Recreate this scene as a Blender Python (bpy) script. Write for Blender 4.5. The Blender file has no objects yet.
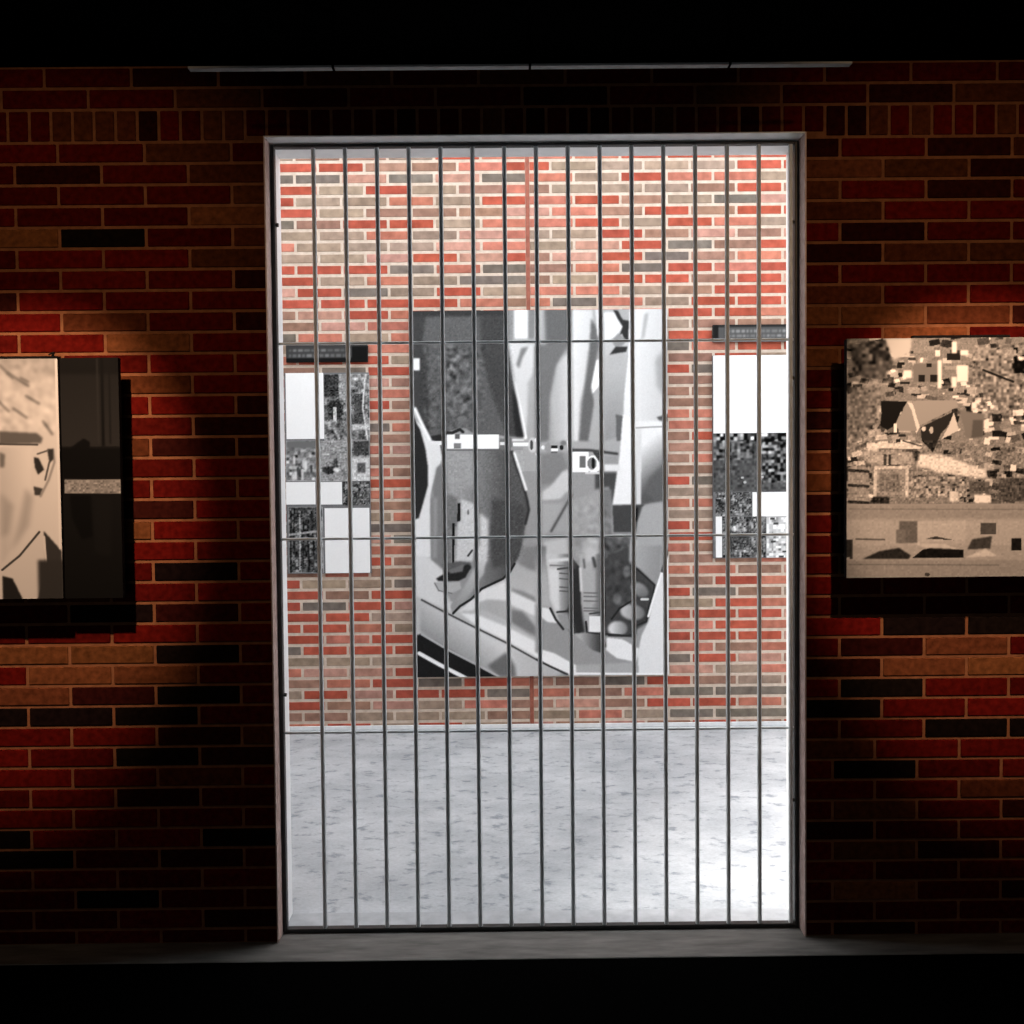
import bpy, math, random
import numpy as np
from mathutils import Matrix, Vector

random.seed(11)
rng = np.random.default_rng(5)
SC = bpy.context.scene
COL = SC.collection

# ------------------------------------------------------------------ camera
F = 1017.0
CAM = np.array([0.0, -3.565, 1.642])
YAW, PITCH, ROLL = 0.005, -0.0335, 0.0095


def cam_axes():
    cy, sy, cp, sp, cr, sr = (math.cos(YAW), math.sin(YAW), math.cos(PITCH), math.sin(PITCH), math.cos(ROLL), math.sin(ROLL))
    fwd = np.array([sy * cp, cy * cp, sp])
    right = np.array([cy, -sy, 0.0])
    down = np.cross(fwd, right)
    return cr * right + sr * down, -sr * right + cr * down, fwd


AX, AD, AF = cam_axes()


def at(px, py, Y):
    """world point on the upright plane y = Y seen at a pixel of the photograph"""
    d = AX * (px - 512) / F + AD * (py - 512) / F + AF
    t = (Y - CAM[1]) / d[1]
    p = CAM + d * t
    return float(p[0]), float(p[2])


def lin(c):
    c = c / 255.0
    return c / 12.92 if c <= 0.04045 else ((c + 0.055) / 1.055) ** 2.4


def rgb(r, g, b, k=1.0):
    return (lin(r) * k, lin(g) * k, lin(b) * k, 1.0)


cd = bpy.data.cameras.new('camera')
cd.sensor_fit = 'HORIZONTAL'
cd.sensor_width = 36.0
cd.lens = 36.0 * F / 1024.0
cd.clip_start = 0.05
cam = bpy.data.objects.new('camera', cd)
COL.objects.link(cam)
m = Matrix(((AX[0], -AD[0], -AF[0], CAM[0]), (AX[1], -AD[1], -AF[1], CAM[1]), (AX[2], -AD[2], -AF[2], CAM[2]), (0, 0, 0, 1)))
cam.matrix_world = m
SC.camera = cam


# --------------------------------------------------------------- materials
def principled(name):
    mt = bpy.data.materials.new(name)
    mt.use_nodes = True
    nt = mt.node_tree
    return mt, nt, nt.nodes['Principled BSDF']


def mottled(name, c1, c2, scale=8.0, rough=0.7, bump=0.0, metallic=0.0, detail=6.0, stretch=None, spec=0.5):
    mt, nt, b = principled(name)
    tc = nt.nodes.new('ShaderNodeTexCoord')
    mp = nt.nodes.new('ShaderNodeMapping')
    if stretch:
        mp.inputs['Scale'].default_value = stretch
    no = nt.nodes.new('ShaderNodeTexNoise')
    no.inputs['Scale'].default_value = scale
    no.inputs['Detail'].default_value = detail
    no.inputs['Roughness'].default_value = 0.6
    ra = nt.nodes.new('ShaderNodeValToRGB')
    ra.color_ramp.elements[0].position = 0.33
    ra.color_ramp.elements[1].position = 0.67
    ra.color_ramp.elements[0].color = c1
    ra.color_ramp.elements[1].color = c2
    nt.links.new(tc.outputs['Object'], mp.inputs['Vector'])
    nt.links.new(mp.outputs['Vector'], no.inputs['Vector'])
    nt.links.new(no.outputs['Fac'], ra.inputs['Fac'])
    nt.links.new(ra.outputs['Color'], b.inputs['Base Color'])
    b.inputs['Roughness'].default_value = rough
    b.inputs['Metallic'].default_value = metallic
    b.inputs['Specular IOR Level'].default_value = spec
    if bump:
        bp = nt.nodes.new('ShaderNodeBump')
        bp.inputs['Strength'].default_value = bump
        bp.inputs['Distance'].default_value = 0.004
        nt.links.new(no.outputs['Fac'], bp.inputs['Height'])
        nt.links.new(bp.outputs['Normal'], b.inputs['Normal'])
    return mt


def attr_mat(name, rough=0.8, noise=0.0, nscale=60.0, bump=0.0, spec=0.5):
    """colour comes from the mesh's own colour attribute, worn by a little noise"""
    mt, nt, b = principled(name)
    at_ = nt.nodes.new('ShaderNodeAttribute')
    at_.attribute_name = 'Col'
    out = at_.outputs['Color']
    if noise:
        tc = nt.nodes.new('ShaderNodeTexCoord')
        no = nt.nodes.new('ShaderNodeTexNoise')
        no.inputs['Scale'].default_value = nscale
        no.inputs['Detail'].default_value = 5.0
        nt.links.new(tc.outputs['Object'], no.inputs['Vector'])
        mr = nt.nodes.new('ShaderNodeMapRange')
        mr.inputs['From Min'].default_value = 0.3
        mr.inputs['From Max'].default_value = 0.7
        mr.inputs['To Min'].default_value = 1.0 - noise
        mr.inputs['To Max'].default_value = 1.0 + noise
        nt.links.new(no.outputs['Fac'], mr.inputs['Value'])
        mx = nt.nodes.new('ShaderNodeVectorMath')
        mx.operation = 'SCALE'
        nt.links.new(out, mx.inputs[0])
        nt.links.new(mr.outputs['Result'], mx.inputs['Scale'])
        out = mx.outputs['Vector']
        if bump:
            bp = nt.nodes.new('ShaderNodeBump')
            bp.inputs['Strength'].default_value = bump
            bp.inputs['Distance'].default_value = 0.003
            nt.links.new(no.outputs['Fac'], bp.inputs['Height'])
            nt.links.new(bp.outputs['Normal'], b.inputs['Normal'])
    nt.links.new(out, b.inputs['Base Color'])
    b.inputs['Roughness'].default_value = rough
    b.inputs['Specular IOR Level'].default_value = spec
    return mt


M = {}
M['brick_in'] = attr_mat('brick_dark_red', 0.9, 0.35, 45.0, 0.35, 0.0)
M['mortar_in'] = mottled('mortar_brown', (0.13, 0.050, 0.022, 1), (0.20, 0.080, 0.036, 1), 30, 0.95, 0.3, spec=0.1)
M['brick_out'] = attr_mat('brick_red_buff', 0.9, 0.26, 16.0, 0.3, 0.0)
M['mortar_out'] = mottled('mortar_cream', rgb(190, 172, 156), rgb(212, 195, 180), 25, 0.95, 0.2, spec=0.1)
M['reveal'] = mottled('reveal_pinkish_steel', rgb(186, 158, 150), rgb(216, 190, 182), 22, 0.6, 0.1)
M['reveal_white'] = mottled('reveal_white_paint_and_lit_head', rgb(226, 227, 228), rgb(240, 240, 240), 14, 0.35, spec=0.7)
M['sill_outer'] = mottled('sill_outer_concrete', rgb(158, 160, 164), rgb(180, 182, 186), 12, 0.7)
M['concrete'] = mottled('threshold_concrete', rgb(92, 90, 87), rgb(132, 129, 125), 9, 0.75, 0.15, stretch=(0.5, 2.5, 1))
M['black_floor'] = mottled('floor_black_carpet', (0.0012, 0.0012, 0.0012, 1), (0.002, 0.002, 0.002, 1), 80, 1.0, spec=0.0)
M['black_ceiling'] = mottled('ceiling_black_paint', (0.001, 0.001, 0.001, 1), (0.0018, 0.0017, 0.0017, 1), 20, 1.0, spec=0.0)
M['dark_wall'] = mottled('wall_dark_plaster', (0.004, 0.003, 0.003, 1), (0.006, 0.005, 0.005, 1), 12, 1.0, spec=0.0)
M['gate'] = mottled('gate_grey_steel', rgb(202, 207, 210), rgb(222, 227, 230), 30, 0.4, 0.05)
M['gate_frame'] = mottled('gate_shaded_steel', rgb(26, 25, 26), rgb(40, 38, 38), 30, 0.5, 0.05)
M['lit_strip'] = mottled('lit_strip_grey', rgb(132, 132, 132), rgb(150, 150, 150), 20, 0.6)
M['board_black'] = mottled('board_black', (0.004, 0.0035, 0.0035, 1), (0.007, 0.006, 0.006, 1), 40, 0.8, spec=0.05)
M['board_grey'] = mottled('board_grey', rgb(92, 92, 94), rgb(112, 112, 114), 30, 0.6)
M['print_mat'] = attr_mat('print_matte', 0.7, 0.0, spec=0.05)
M['skirt'] = mottled('skirting_white', rgb(214, 216, 218), rgb(232, 234, 236), 20, 0.6)
M['joint'] = mottled('movement_joint_sealant', rgb(132, 72, 56), rgb(158, 92, 74), 30, 0.8)
M['steel'] = mottled('bolt_steel', rgb(40, 40, 42), rgb(60, 60, 62), 30, 0.5)


def floor_mat():
    mt, nt, b = principled('courtyard_screed')
    tc = nt.nodes.new('ShaderNodeTexCoord')
    mp = nt.nodes.new('ShaderNodeMapping')
    mp.inputs['Scale'].default_value = (1.0, 1.35, 1.0)
    nt.links.new(tc.outputs['Object'], mp.inputs['Vector'])

    def noise(scale, detail, c0, c1, p0, p1):
        n = nt.nodes.new('ShaderNodeTexNoise')
        n.inputs['Scale'].default_value = scale
        n.inputs['Detail'].default_value = detail
        n.inputs['Roughness'].default_value = 0.65
        nt.links.new(mp.outputs['Vector'], n.inputs['Vector'])
        r = nt.nodes.new('ShaderNodeValToRGB')
        r.color_ramp.elements[0].position = p0
        r.color_ramp.elements[1].position = p1
        r.color_ramp.elements[0].color = c0
        r.color_ramp.elements[1].color = c1
        nt.links.new(n.outputs['Fac'], r.inputs['Fac'])
        return r.outputs['Color'], n.outputs['Fac']

    a, fa = noise(2.2, 8, rgb(160, 164, 169), rgb(190, 193, 197), 0.35, 0.62)
    s, _ = noise(11.0, 8, (0.50, 0.53, 0.56, 1), (1, 1, 1, 1), 0.345, 0.46)
    g, _ = noise(60.0, 4, (0.86, 0.86, 0.86, 1), (1.0, 1.0, 1.0, 1), 0.35, 0.6)
    m1 = nt.nodes.new('ShaderNodeVectorMath'); m1.operation = 'MULTIPLY'
    m2 = nt.nodes.new('ShaderNodeVectorMath'); m2.operation = 'MULTIPLY'
    nt.links.new(a, m1.inputs[0]); nt.links.new(s, m1.inputs[1])
    nt.links.new(m1.outputs[0], m2.inputs[0]); nt.links.new(g, m2.inputs[1])
    nt.links.new(m2.outputs[0], b.inputs['Base Color'])
    b.inputs['Roughness'].default_value = 0.55
    b.inputs['Specular IOR Level'].default_value = 0.35
    return mt


M['screed'] = floor_mat()


# ------------------------------------------------------------- mesh helper
class MB:
    def __init__(self):
        self.v, self.f, self.mi, self.c = [], [], [], []

    def quad(self, pts, mi=0, col=(1, 1, 1, 1)):
        n = len(self.v)
        self.v += [tuple(p) for p in pts]
        self.f.append(tuple(range(n, n + len(pts))))
        self.mi.append(mi)
        self.c.append(col)

    def box(self, x0, x1, y0, y1, z0, z1, mi=0, col=(1, 1, 1, 1), bevel=0.0):
        b = bevel
        if b <= 0:
            n = len(self.v)
            self.v += [(x, y, z) for z in (z0, z1) for y in (y0, y1) for x in (x0, x1)]
            for q in ((0, 2, 3, 1), (4, 5, 7, 6), (0, 1, 5, 4), (2, 6, 7, 3), (0, 4, 6, 2), (1, 3, 7, 5)):
                self.f.append(tuple(n + k for k in q)); self.mi.append(mi); self.c.append(col)
            return
        # chamfered box, 24 corner points
        n = len(self.v)
        idx = {}
        for sx in (0, 1):
            for sy in (0, 1):
                for sz in (0, 1):
                    X = (x0, x1)[sx]; Y = (y0, y1)[sy]; Z = (z0, z1)[sz]
                    ix = X + (b if sx == 0 else -b); iy = Y + (b if sy == 0 else -b); iz = Z + (b if sz == 0 else -b)
                    idx[sx, sy, sz, 'x'] = len(self.v); self.v.append((X, iy, iz))
                    idx[sx, sy, sz, 'y'] = len(self.v); self.v.append((ix, Y, iz))
                    idx[sx, sy, sz, 'z'] = len(self.v); self.v.append((ix, iy, Z))

        def add(*k):
            self.f.append(tuple(idx[q] for q in k)); self.mi.append(mi); self.c.append(col)
        for s in (0, 1):
            add((s, 0, 0, 'x'), (s, 1, 0, 'x'), (s, 1, 1, 'x'), (s, 0, 1, 'x'))
            add((0, s, 0, 'y'), (1, s, 0, 'y'), (1, s, 1, 'y'), (0, s, 1, 'y'))
            add((0, 0, s, 'z'), (1, 0, s, 'z'), (1, 1, s, 'z'), (0, 1, s, 'z'))
        for a in (0, 1):
            for c in (0, 1):
                add((0, a, c, 'y'), (1, a, c, 'y'), (1, a, c, 'z'), (0, a, c, 'z'))
                add((a, 0, c, 'x'), (a, 1, c, 'x'), (a, 1, c, 'z'), (a, 0, c, 'z'))
                add((a, c, 0, 'x'), (a, c, 1, 'x'), (a, c, 1, 'y'), (a, c, 0, 'y'))
        for sx in (0, 1):
            for sy in (0, 1):
                for sz in (0, 1):
                    add((sx, sy, sz, 'x'), (sx, sy, sz, 'y'), (sx, sy, sz, 'z'))

    def tube(self, p0, p1, r, n=12, mi=0, col=(1, 1, 1, 1)):
        p0, p1 = Vector(p0), Vector(p1)
        d = (p1 - p0).normalized()
        u = d.orthogonal().normalized(); w = d.cross(u)
        s = len(self.v)
        for p in (p0, p1):
            for k in range(n):
                a = 2 * math.pi * k / n
                self.v.append(tuple(p + u * (r * math.cos(a)) + w * (r * math.sin(a))))
        for k in range(n):
            self.f.append((s + k, s + (k + 1) % n, s + n + (k + 1) % n, s + n + k)); self.mi.append(mi); self.c.append(col)
        self.f.append(tuple(range(s + n - 1, s - 1, -1))); self.mi.append(mi); self.c.append(col)
        self.f.append(tuple(range(s + n, s + 2 * n))); self.mi.append(mi); self.c.append(col)

    def build(self, name, mats, parent=None, origin=None, colour=False):
        o = origin or (0, 0, 0)
        me = bpy.data.meshes.new(name)
        me.from_pydata([(x - o[0], y - o[1], z - o[2]) for x, y, z in self.v], [], self.f)
        for mm in (mats if isinstance(mats, (list, tuple)) else [mats]):
            me.materials.append(mm)
        me.polygons.foreach_set('material_index', self.mi)
        if colour:
            a = me.color_attributes.new('Col', 'FLOAT_COLOR', 'CORNER')
            buf = []
            for p, c in zip(me.polygons, self.c):
                buf += list(c) * p.loop_total
            a.data.foreach_set('color', buf)
        import bmesh
        bm = bmesh.new(); bm.from_mesh(me)
        bmesh.ops.remove_doubles(bm, verts=bm.verts, dist=1e-6)
        bmesh.ops.recalc_face_normals(bm, faces=bm.faces)
        bm.to_mesh(me); bm.free()
        ob = bpy.data.objects.new(name, me)
        COL.objects.link(ob)
        ob.location = o
        if parent is not None:
            ob.parent = parent
            ob.matrix_parent_inverse = Matrix.Identity(4)
            ob.location = Vector(o) - parent.location
        return ob


def tag(o, label=None, cat=None, group=None, kind=None):
    for k, v in (('label', label), ('category', cat), ('group', group), ('kind', kind)):
        if v:
            o[k] = v
    return o


def empty(name, loc, label, cat, group=None):
    o = bpy.data.objects.new(name, None)
    COL.objects.link(o)
    o.location = loc
    return tag(o, label, cat, group)


# ============================================================ FRONT WALL
TH = 0.235                      # wall thickness
GY = 0.08                      # plane of the gate
BR, CO = 0.3, 0.07274          # brick and course pitch, joints included
Z0 = 2.779                     # centre of the first stretcher course under the soldiers
op_l = at(270.5, 540, 0)[0]
op_r = at(806.0, 540, 0)[0]
op_t = at(536, 134.0, 0)[1]
XL, XR = -3.3, 3.3
CEIL = 3.075
xl0, xr0 = at(63.5, 420, 0)[0], at(840.2, 400, 0)[0]

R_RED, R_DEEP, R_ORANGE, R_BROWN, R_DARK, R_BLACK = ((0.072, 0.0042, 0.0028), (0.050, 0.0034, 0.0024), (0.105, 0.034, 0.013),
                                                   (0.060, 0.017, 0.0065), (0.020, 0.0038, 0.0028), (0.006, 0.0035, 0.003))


def vary(c, s=0.18):
    k = 1 + random.uniform(-s, s)
    return (c[0] * k, c[1] * k * (1 + random.uniform(-s, s) * 0.6), c[2] * k, 1)


# bricks that stand out in the photograph: pixel of the brick and its tone
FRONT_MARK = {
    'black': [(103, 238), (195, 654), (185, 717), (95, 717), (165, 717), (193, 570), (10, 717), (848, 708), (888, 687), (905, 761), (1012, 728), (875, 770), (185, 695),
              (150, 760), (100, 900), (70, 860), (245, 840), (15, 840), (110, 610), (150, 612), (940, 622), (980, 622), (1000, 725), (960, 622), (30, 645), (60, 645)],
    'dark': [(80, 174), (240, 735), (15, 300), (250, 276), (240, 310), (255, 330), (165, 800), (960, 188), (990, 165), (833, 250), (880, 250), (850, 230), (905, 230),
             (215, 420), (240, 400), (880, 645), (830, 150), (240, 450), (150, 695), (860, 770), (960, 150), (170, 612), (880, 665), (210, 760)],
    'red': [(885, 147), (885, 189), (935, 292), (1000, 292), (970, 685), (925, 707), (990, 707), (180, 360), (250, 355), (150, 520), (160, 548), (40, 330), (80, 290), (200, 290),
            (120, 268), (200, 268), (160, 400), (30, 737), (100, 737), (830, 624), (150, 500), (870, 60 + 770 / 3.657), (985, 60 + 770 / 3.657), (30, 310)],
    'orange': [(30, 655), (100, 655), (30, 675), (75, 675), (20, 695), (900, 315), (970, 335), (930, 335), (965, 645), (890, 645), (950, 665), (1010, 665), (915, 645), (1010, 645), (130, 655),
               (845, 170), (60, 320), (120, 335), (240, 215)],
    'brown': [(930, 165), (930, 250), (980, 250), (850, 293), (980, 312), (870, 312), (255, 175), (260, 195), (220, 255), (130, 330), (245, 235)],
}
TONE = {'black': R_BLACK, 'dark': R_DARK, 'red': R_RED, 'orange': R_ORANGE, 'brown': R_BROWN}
marks_front = [(at(x, y, 0), TONE[k]) for k in ('brown', 'orange', 'red', 'dark', 'black') for x, y in FRONT_MARK[k]]


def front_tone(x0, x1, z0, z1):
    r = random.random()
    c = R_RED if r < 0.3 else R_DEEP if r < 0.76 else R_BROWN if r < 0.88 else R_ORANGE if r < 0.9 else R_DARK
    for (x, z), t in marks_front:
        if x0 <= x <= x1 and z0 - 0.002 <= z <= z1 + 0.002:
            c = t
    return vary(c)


w = MB()
REC = 0.006
# mortar-coloured wall body around the opening
w.box(XL, op_l, REC, TH, -0.1, CEIL + 0.3, 1)
w.box(op_r, XR, REC, TH, -0.1, CEIL + 0.3, 1)
w.box(op_l, op_r, REC, TH, op_t, CEIL + 0.3, 1)
JT = 0.011
n_rows = int(Z0 / CO) + 1
SOLD = Z0 + CO / 2


def front_row(x_start, lo, hi, z, half):
    k0 = math.floor((lo - x_start) / BR) - 1
    for k in range(k0, k0 + 30):
        a = x_start + (k + (0.5 if half else 0)) * BR
        x0, x1 = max(a + JT / 2, lo), min(a + BR - JT / 2, hi)
        if x1 - x0 < 0.02:
            continue
        z0_, z1_ = max(z - CO / 2 + JT / 2, 0.004), z + CO / 2 - JT / 2
        dy = random.uniform(0.0001, 0.0022)
        w.box(x0, x1, dy, 0.03, z0_, z1_, 0, front_tone(x0, x1, z0_, z1_), 0.0025)


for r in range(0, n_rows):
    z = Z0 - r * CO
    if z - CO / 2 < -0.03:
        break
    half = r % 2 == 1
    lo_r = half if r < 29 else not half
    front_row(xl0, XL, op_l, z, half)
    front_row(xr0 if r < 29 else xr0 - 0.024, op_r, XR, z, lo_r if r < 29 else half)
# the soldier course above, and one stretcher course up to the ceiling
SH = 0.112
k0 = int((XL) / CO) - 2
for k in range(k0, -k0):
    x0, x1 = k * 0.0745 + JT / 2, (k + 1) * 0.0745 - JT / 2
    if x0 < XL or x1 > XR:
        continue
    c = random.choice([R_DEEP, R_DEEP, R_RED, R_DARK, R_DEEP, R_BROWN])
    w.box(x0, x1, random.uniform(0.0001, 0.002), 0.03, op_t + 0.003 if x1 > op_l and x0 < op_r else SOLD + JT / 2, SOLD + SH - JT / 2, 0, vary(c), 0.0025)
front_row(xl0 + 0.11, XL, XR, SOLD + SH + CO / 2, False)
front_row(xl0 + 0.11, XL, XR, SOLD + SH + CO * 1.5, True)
wf = w.build('wall_front', [M['brick_in'], M['mortar_in']], colour=True)
tag(wf, kind='structure')

# linings of the doorway: pinkish inner jambs, white outer half
LT = 0.004
t = MB()
t.box(op_l - 0.0005, op_l + LT, -0.003, GY, 0.0005, op_t)
t.box(op_r - LT, op_r + 0.0005, -0.003, GY, 0.0005, op_t)
o = t.build('trim_1', M['reveal']); tag(o, kind='structure')
t = MB()
t.box(op_l + LT + 0.0002, op_r - LT - 0.0002, -0.003, GY, op_t - LT, op_t)  # inner head in white, light from the courtyard floor put into its colour
t.box(op_l - 0.0005, op_l + LT, GY, TH + 0.002, 0.0005, op_t)
t.box(op_r - LT, op_r + 0.0005, GY, TH + 0.002, 0.0005, op_t)
t.box(op_l + LT + 0.0002, op_r - LT - 0.0002, GY, TH + 0.002, op_t - LT, op_t)
t.box(op_l + LT + 0.0002, op_r - LT - 0.0002, GY + 0.006, TH + 0.002, -0.004, 0.002, 1)
o = t.build('trim_2', [M['reveal_white'], M['sill_outer']]); tag(o, kind='structure')


# ============================================================ INNER ROOM
def floor_y(px, py):
    d = AX * (px - 512) / F + AD * (py - 512) / F + AF
    t_ = -CAM[2] / d[2]
    return float((CAM + d * t_)[1])


sill_front = floor_y(540, 958.5)
s = MB()
s.box(XL, XR, sill_front, GY + 0.004, -0.05, 0.0, bevel=0.002)
s.box(XL, XR, GY - 0.01, TH - 0.002, -0.06, -0.002)
o = s.build('trim_3', M['concrete']); tag(o, kind='structure')
s = MB()
s.box(XL, XR, -7.0, TH - 0.02, -0.14, -0.002)
o = s.build('floor', M['black_floor']); tag(o, kind='structure')
s = MB()
s.box(XL - 0.1, XR + 0.1, -7.1, 0.1, CEIL, CEIL + 0.2)
o = s.build('ceiling', M['black_ceiling']); tag(o, kind='structure')
for nm, bx_ in (('wall_left', (XL - 0.2, XL, -7.0, TH)), ('wall_right', (XR, XR + 0.2, -7.0, TH)), ('wall_rear', (XL - 0.2, XR + 0.2, -7.2, -7.0))):
    s = MB()
    s.box(*bx_, -0.12, CEIL + 0.12)
    o = s.build(nm, M['dark_wall']); tag(o, kind='structure')

# pale strip added for the lit line under the ceiling, close to the wall
PY = -0.42
xa, za = at(536, 66, PY)
pz = za
e = empty('ceiling_lit_strip', (0, PY, pz), 'thin pale grey strip standing in for a lit line under the black ceiling', 'ceiling strip')
s = MB()
TX0, TX1 = at(188, 66, PY)[0], at(852, 66, PY)[0]  # ends cut where the lit line fades out
s.box(TX0, TX1, PY - 0.004, PY + 0.024, pz - 0.001, pz + 0.006, bevel=0.001)
s.build('rail', M['lit_strip'], e, (0, PY, pz))
for px in (333, 530, 730):
    x = at(px, 66, PY)[0]
    s = MB()
    s.box(x - 0.004, x + 0.004, PY - 0.0055, PY + 0.025, pz - 0.002, pz + 0.008)
    s.box(x - 0.004, x + 0.004, PY + 0.012, PY + 0.020, pz + 0.008, CEIL)
    s.build('clip', M['black_ceiling'], e, (x, PY, pz))

# ============================================================ GATE
g0, g1 = at(271.5, 200, GY)[0] - 0.0, at(801, 700, GY)[0]
gz1 = op_t - LT - 0.003
gz0 = 0.004
gate = empty('metal_gate', ((op_l + op_r) / 2, GY, 0.0), 'closed grey steel bar gate with thin cross rails filling the doorway', 'gate')
fw = 0.013
gl, gr = op_l + LT + 0.002, op_r - LT - 0.002
for nm, b4 in (('stile', (gl, gl + fw, gz0, gz1)), ('stile', (gr - fw, gr, gz0, gz1)),
               ('top_rail', (gl + fw, gr - fw, gz1 - 0.009, gz1)), ('bottom_rail', (gl + fw, gr - fw, gz0, gz0 + 0.012))):
    s = MB()
    s.box(b4[0], b4[1], GY - 0.012, GY + 0.018, b4[2], b4[3], bevel=0.0015)
    s.build(nm, M['gate_frame'], gate, ((b4[0] + b4[1]) / 2, GY, b4[2]))  # frame colour blackened to carry the shade in the gap around the gate
BAR = 0.0078
for i in range(16):
    x = at(319.3 + 31.42 * i, 540, GY)[0]
    s = MB()
    s.tube((x, GY, gz0 + 0.012), (x, GY, gz1 - 0.010), BAR, 16)
    s.build('bar', M['gate'], gate, (x, GY, gz0))
for py in (341.3, 537, 731):
    z = at(536, py, GY)[1]
    s = MB()
    s.tube((gl + fw - 0.002, GY + 0.010, z), (gr - fw + 0.002, GY + 0.010, z), 0.0048, 12)
    s.build('cross_rail', M['gate'], gate, ((gl + gr) / 2, GY, z))
for px, py in ((279, 225), (287, 695), (792, 222), (794, 378), (796, 800)):
    z = at(px, py, GY)[1]
    left = px < 500
    x = gl + fw if left else gr - fw
    x2 = x + 0.010 if left else x - 0.010
    s = MB()
    s.tube((x, GY + 0.002, z), (x2, GY + 0.002, z), 0.007, 6)
    s.build('bolt', M['steel'], gate, (x, GY, z))

# ============================================================ COURTYARD
BY = 3.062
s = MB()
s.box(-3.6, 6.0, TH, BY + 0.3, -0.12, 0.0)
o = s.build('floor_courtyard', M['screed']); tag(o, kind='structure')

K = 1.0
B_RED, B_SAL, B_BRN, B_GRY, B_DRK, B_PINK = (rgb(168, 84, 68), rgb(180, 114, 97), rgb(146, 112, 97), rgb(152, 132, 116), rgb(116, 106, 98), rgb(178, 134, 120))
BACK_MARK = {
    'dark': [(455, 264), (500, 264), (540, 274), (597, 261), (650, 271), (668, 260), (745, 202), (390, 266), (355, 288), (625, 306), (560, 306), (590, 306), (676, 248), (628, 308),
             (300, 178), (308, 178), (430, 174), (560, 160), (600, 160), (580, 205), (590, 227), (376, 288), (735, 203), (620, 307), (570, 307), (748, 690), (768, 690), (690, 690), (300, 652),
             (400, 545), (390, 545), (398, 530), (510, 690), (675, 656), (680, 345), (675, 375), (440, 264), (322, 607), (640, 262), (745, 712), (690, 714)],
    'red': [(300, 168), (300, 190), (335, 168), (365, 220), (380, 186), (400, 189), (290, 268), (340, 268), (300, 277), (420, 254), (460, 252), (480, 285), (520, 286), (400, 299), (430, 299),
            (490, 218), (620, 203), (630, 172), (740, 190), (770, 190), (640, 158), (700, 158), (760, 158), (585, 284), (620, 284), (590, 274), (570, 296), (650, 282), (700, 225), (560, 172),
            (685, 591), (720, 579), (720, 601), (690, 613), (705, 613), (730, 623), (720, 634), (780, 634), (720, 656), (690, 678), (780, 613), (680, 700), (300, 630), (330, 630),
            (320, 642), (330, 652), (390, 641), (400, 652), (400, 674), (400, 685), (330, 618), (310, 618), (390, 594), (300, 595), (380, 606), (740, 250), (780, 300), (720, 315), (760, 315)],
    'grey': [(340, 178), (350, 190), (330, 200), (380, 200), (320, 212), (350, 210), (300, 232), (345, 232), (300, 244), (340, 245), (300, 256), (335, 256), (370, 245), (400, 245), (420, 232), (460, 228),
             (450, 240), (490, 240), (600, 216), (560, 238), (600, 240), (680, 168), (700, 168), (640, 190), (680, 190), (680, 202), (780, 178), (770, 224), (450, 190), (380, 222), (620, 216), (630, 226),
             (380, 618), (355, 663), (300, 664), (340, 664), (730, 612), (750, 624), (740, 667), (360, 580), (340, 580), (760, 600)],
}
BT = {'dark': B_DRK, 'red': B_RED, 'grey': B_GRY}
marks_back = [(at(x, y, BY), BT[k]) for k in ('grey', 'red', 'dark') for x, y in BACK_MARK[k]]


def back_tone(x0, x1, z0, z1):
    r = random.random()
    zc = (z0 + z1) / 2
    c = B_RED if r < 0.24 else B_SAL if r < 0.47 else B_BRN if r < 0.68 else B_PINK if r < 0.84 else B_GRY if r < 0.96 else B_DRK
    for (x, z), t_ in marks_back:
        if x0 - 0.004 <= x <= x1 + 0.004 and z0 - 0.003 <= z <= z1 + 0.003:
            c = t_
    k = 1 + random.uniform(-0.14, 0.14)
    return (c[0] * k, c[1] * k * random.uniform(0.97, 1.02), c[2] * k * random.uniform(0.95, 1.03), 1)


w = MB()
BX0, BX1, BH = -3.6, 6.0, 4.3
w.box(BX0, BX1, BY + 0.004, BY + 0.25, 0, BH, 1)
zb0 = at(300, 167.8, BY)[1]
xb0 = at(298.0, 400, BY)[0]
jx = at(528.3, 300, BY)[0]
jw = 0.015
CB = CO
nlow = int(zb0 / CB) + 1
for r in range(-int((BH - zb0) / CB) + 1, nlow + 1):
    z = zb0 - r * CB
    z0_, z1_ = z - CB / 2 + 0.010, z + CB / 2 - 0.010
    z0_ = max(z0_, 0.004)
    if z1_ - z0_ < 0.015 or z1_ > BH:
        continue
    for k in range(-12, 28):
        a = xb0 + (k + (0.0 if r % 2 else 0.5)) * BR
        x0, x1 = a + 0.009, a + BR - 0.009
        for lo, hi in ((BX0, jx - jw), (jx + jw, BX1)):
            p, q = max(x0, lo), min(x1, hi)
            if q - p < 0.03:
                continue
            dy = random.uniform(0.0001, 0.002)
            w.box(p, q, BY + dy, BY + 0.03, z0_, z1_, 0, back_tone(p, q, z0_, z1_), 0.002)
wb = w.build('wall_back', [M['brick_out'], M['mortar_out']], colour=True)
tag(wb, kind='structure')
s = MB()
s.box(jx - jw + 0.002, jx + jw - 0.002, BY + 0.001, BY + 0.02, 0.002, BH)
o = s.build('trim_4', M['joint']); tag(o, kind='structure')
s = MB()
s.box(BX0, BX1, BY - 0.012, BY - 0.001, 0.0, 0.028, bevel=0.002)
o = s.build('baseboard_back', M['skirt']); tag(o, kind='structure')


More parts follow.
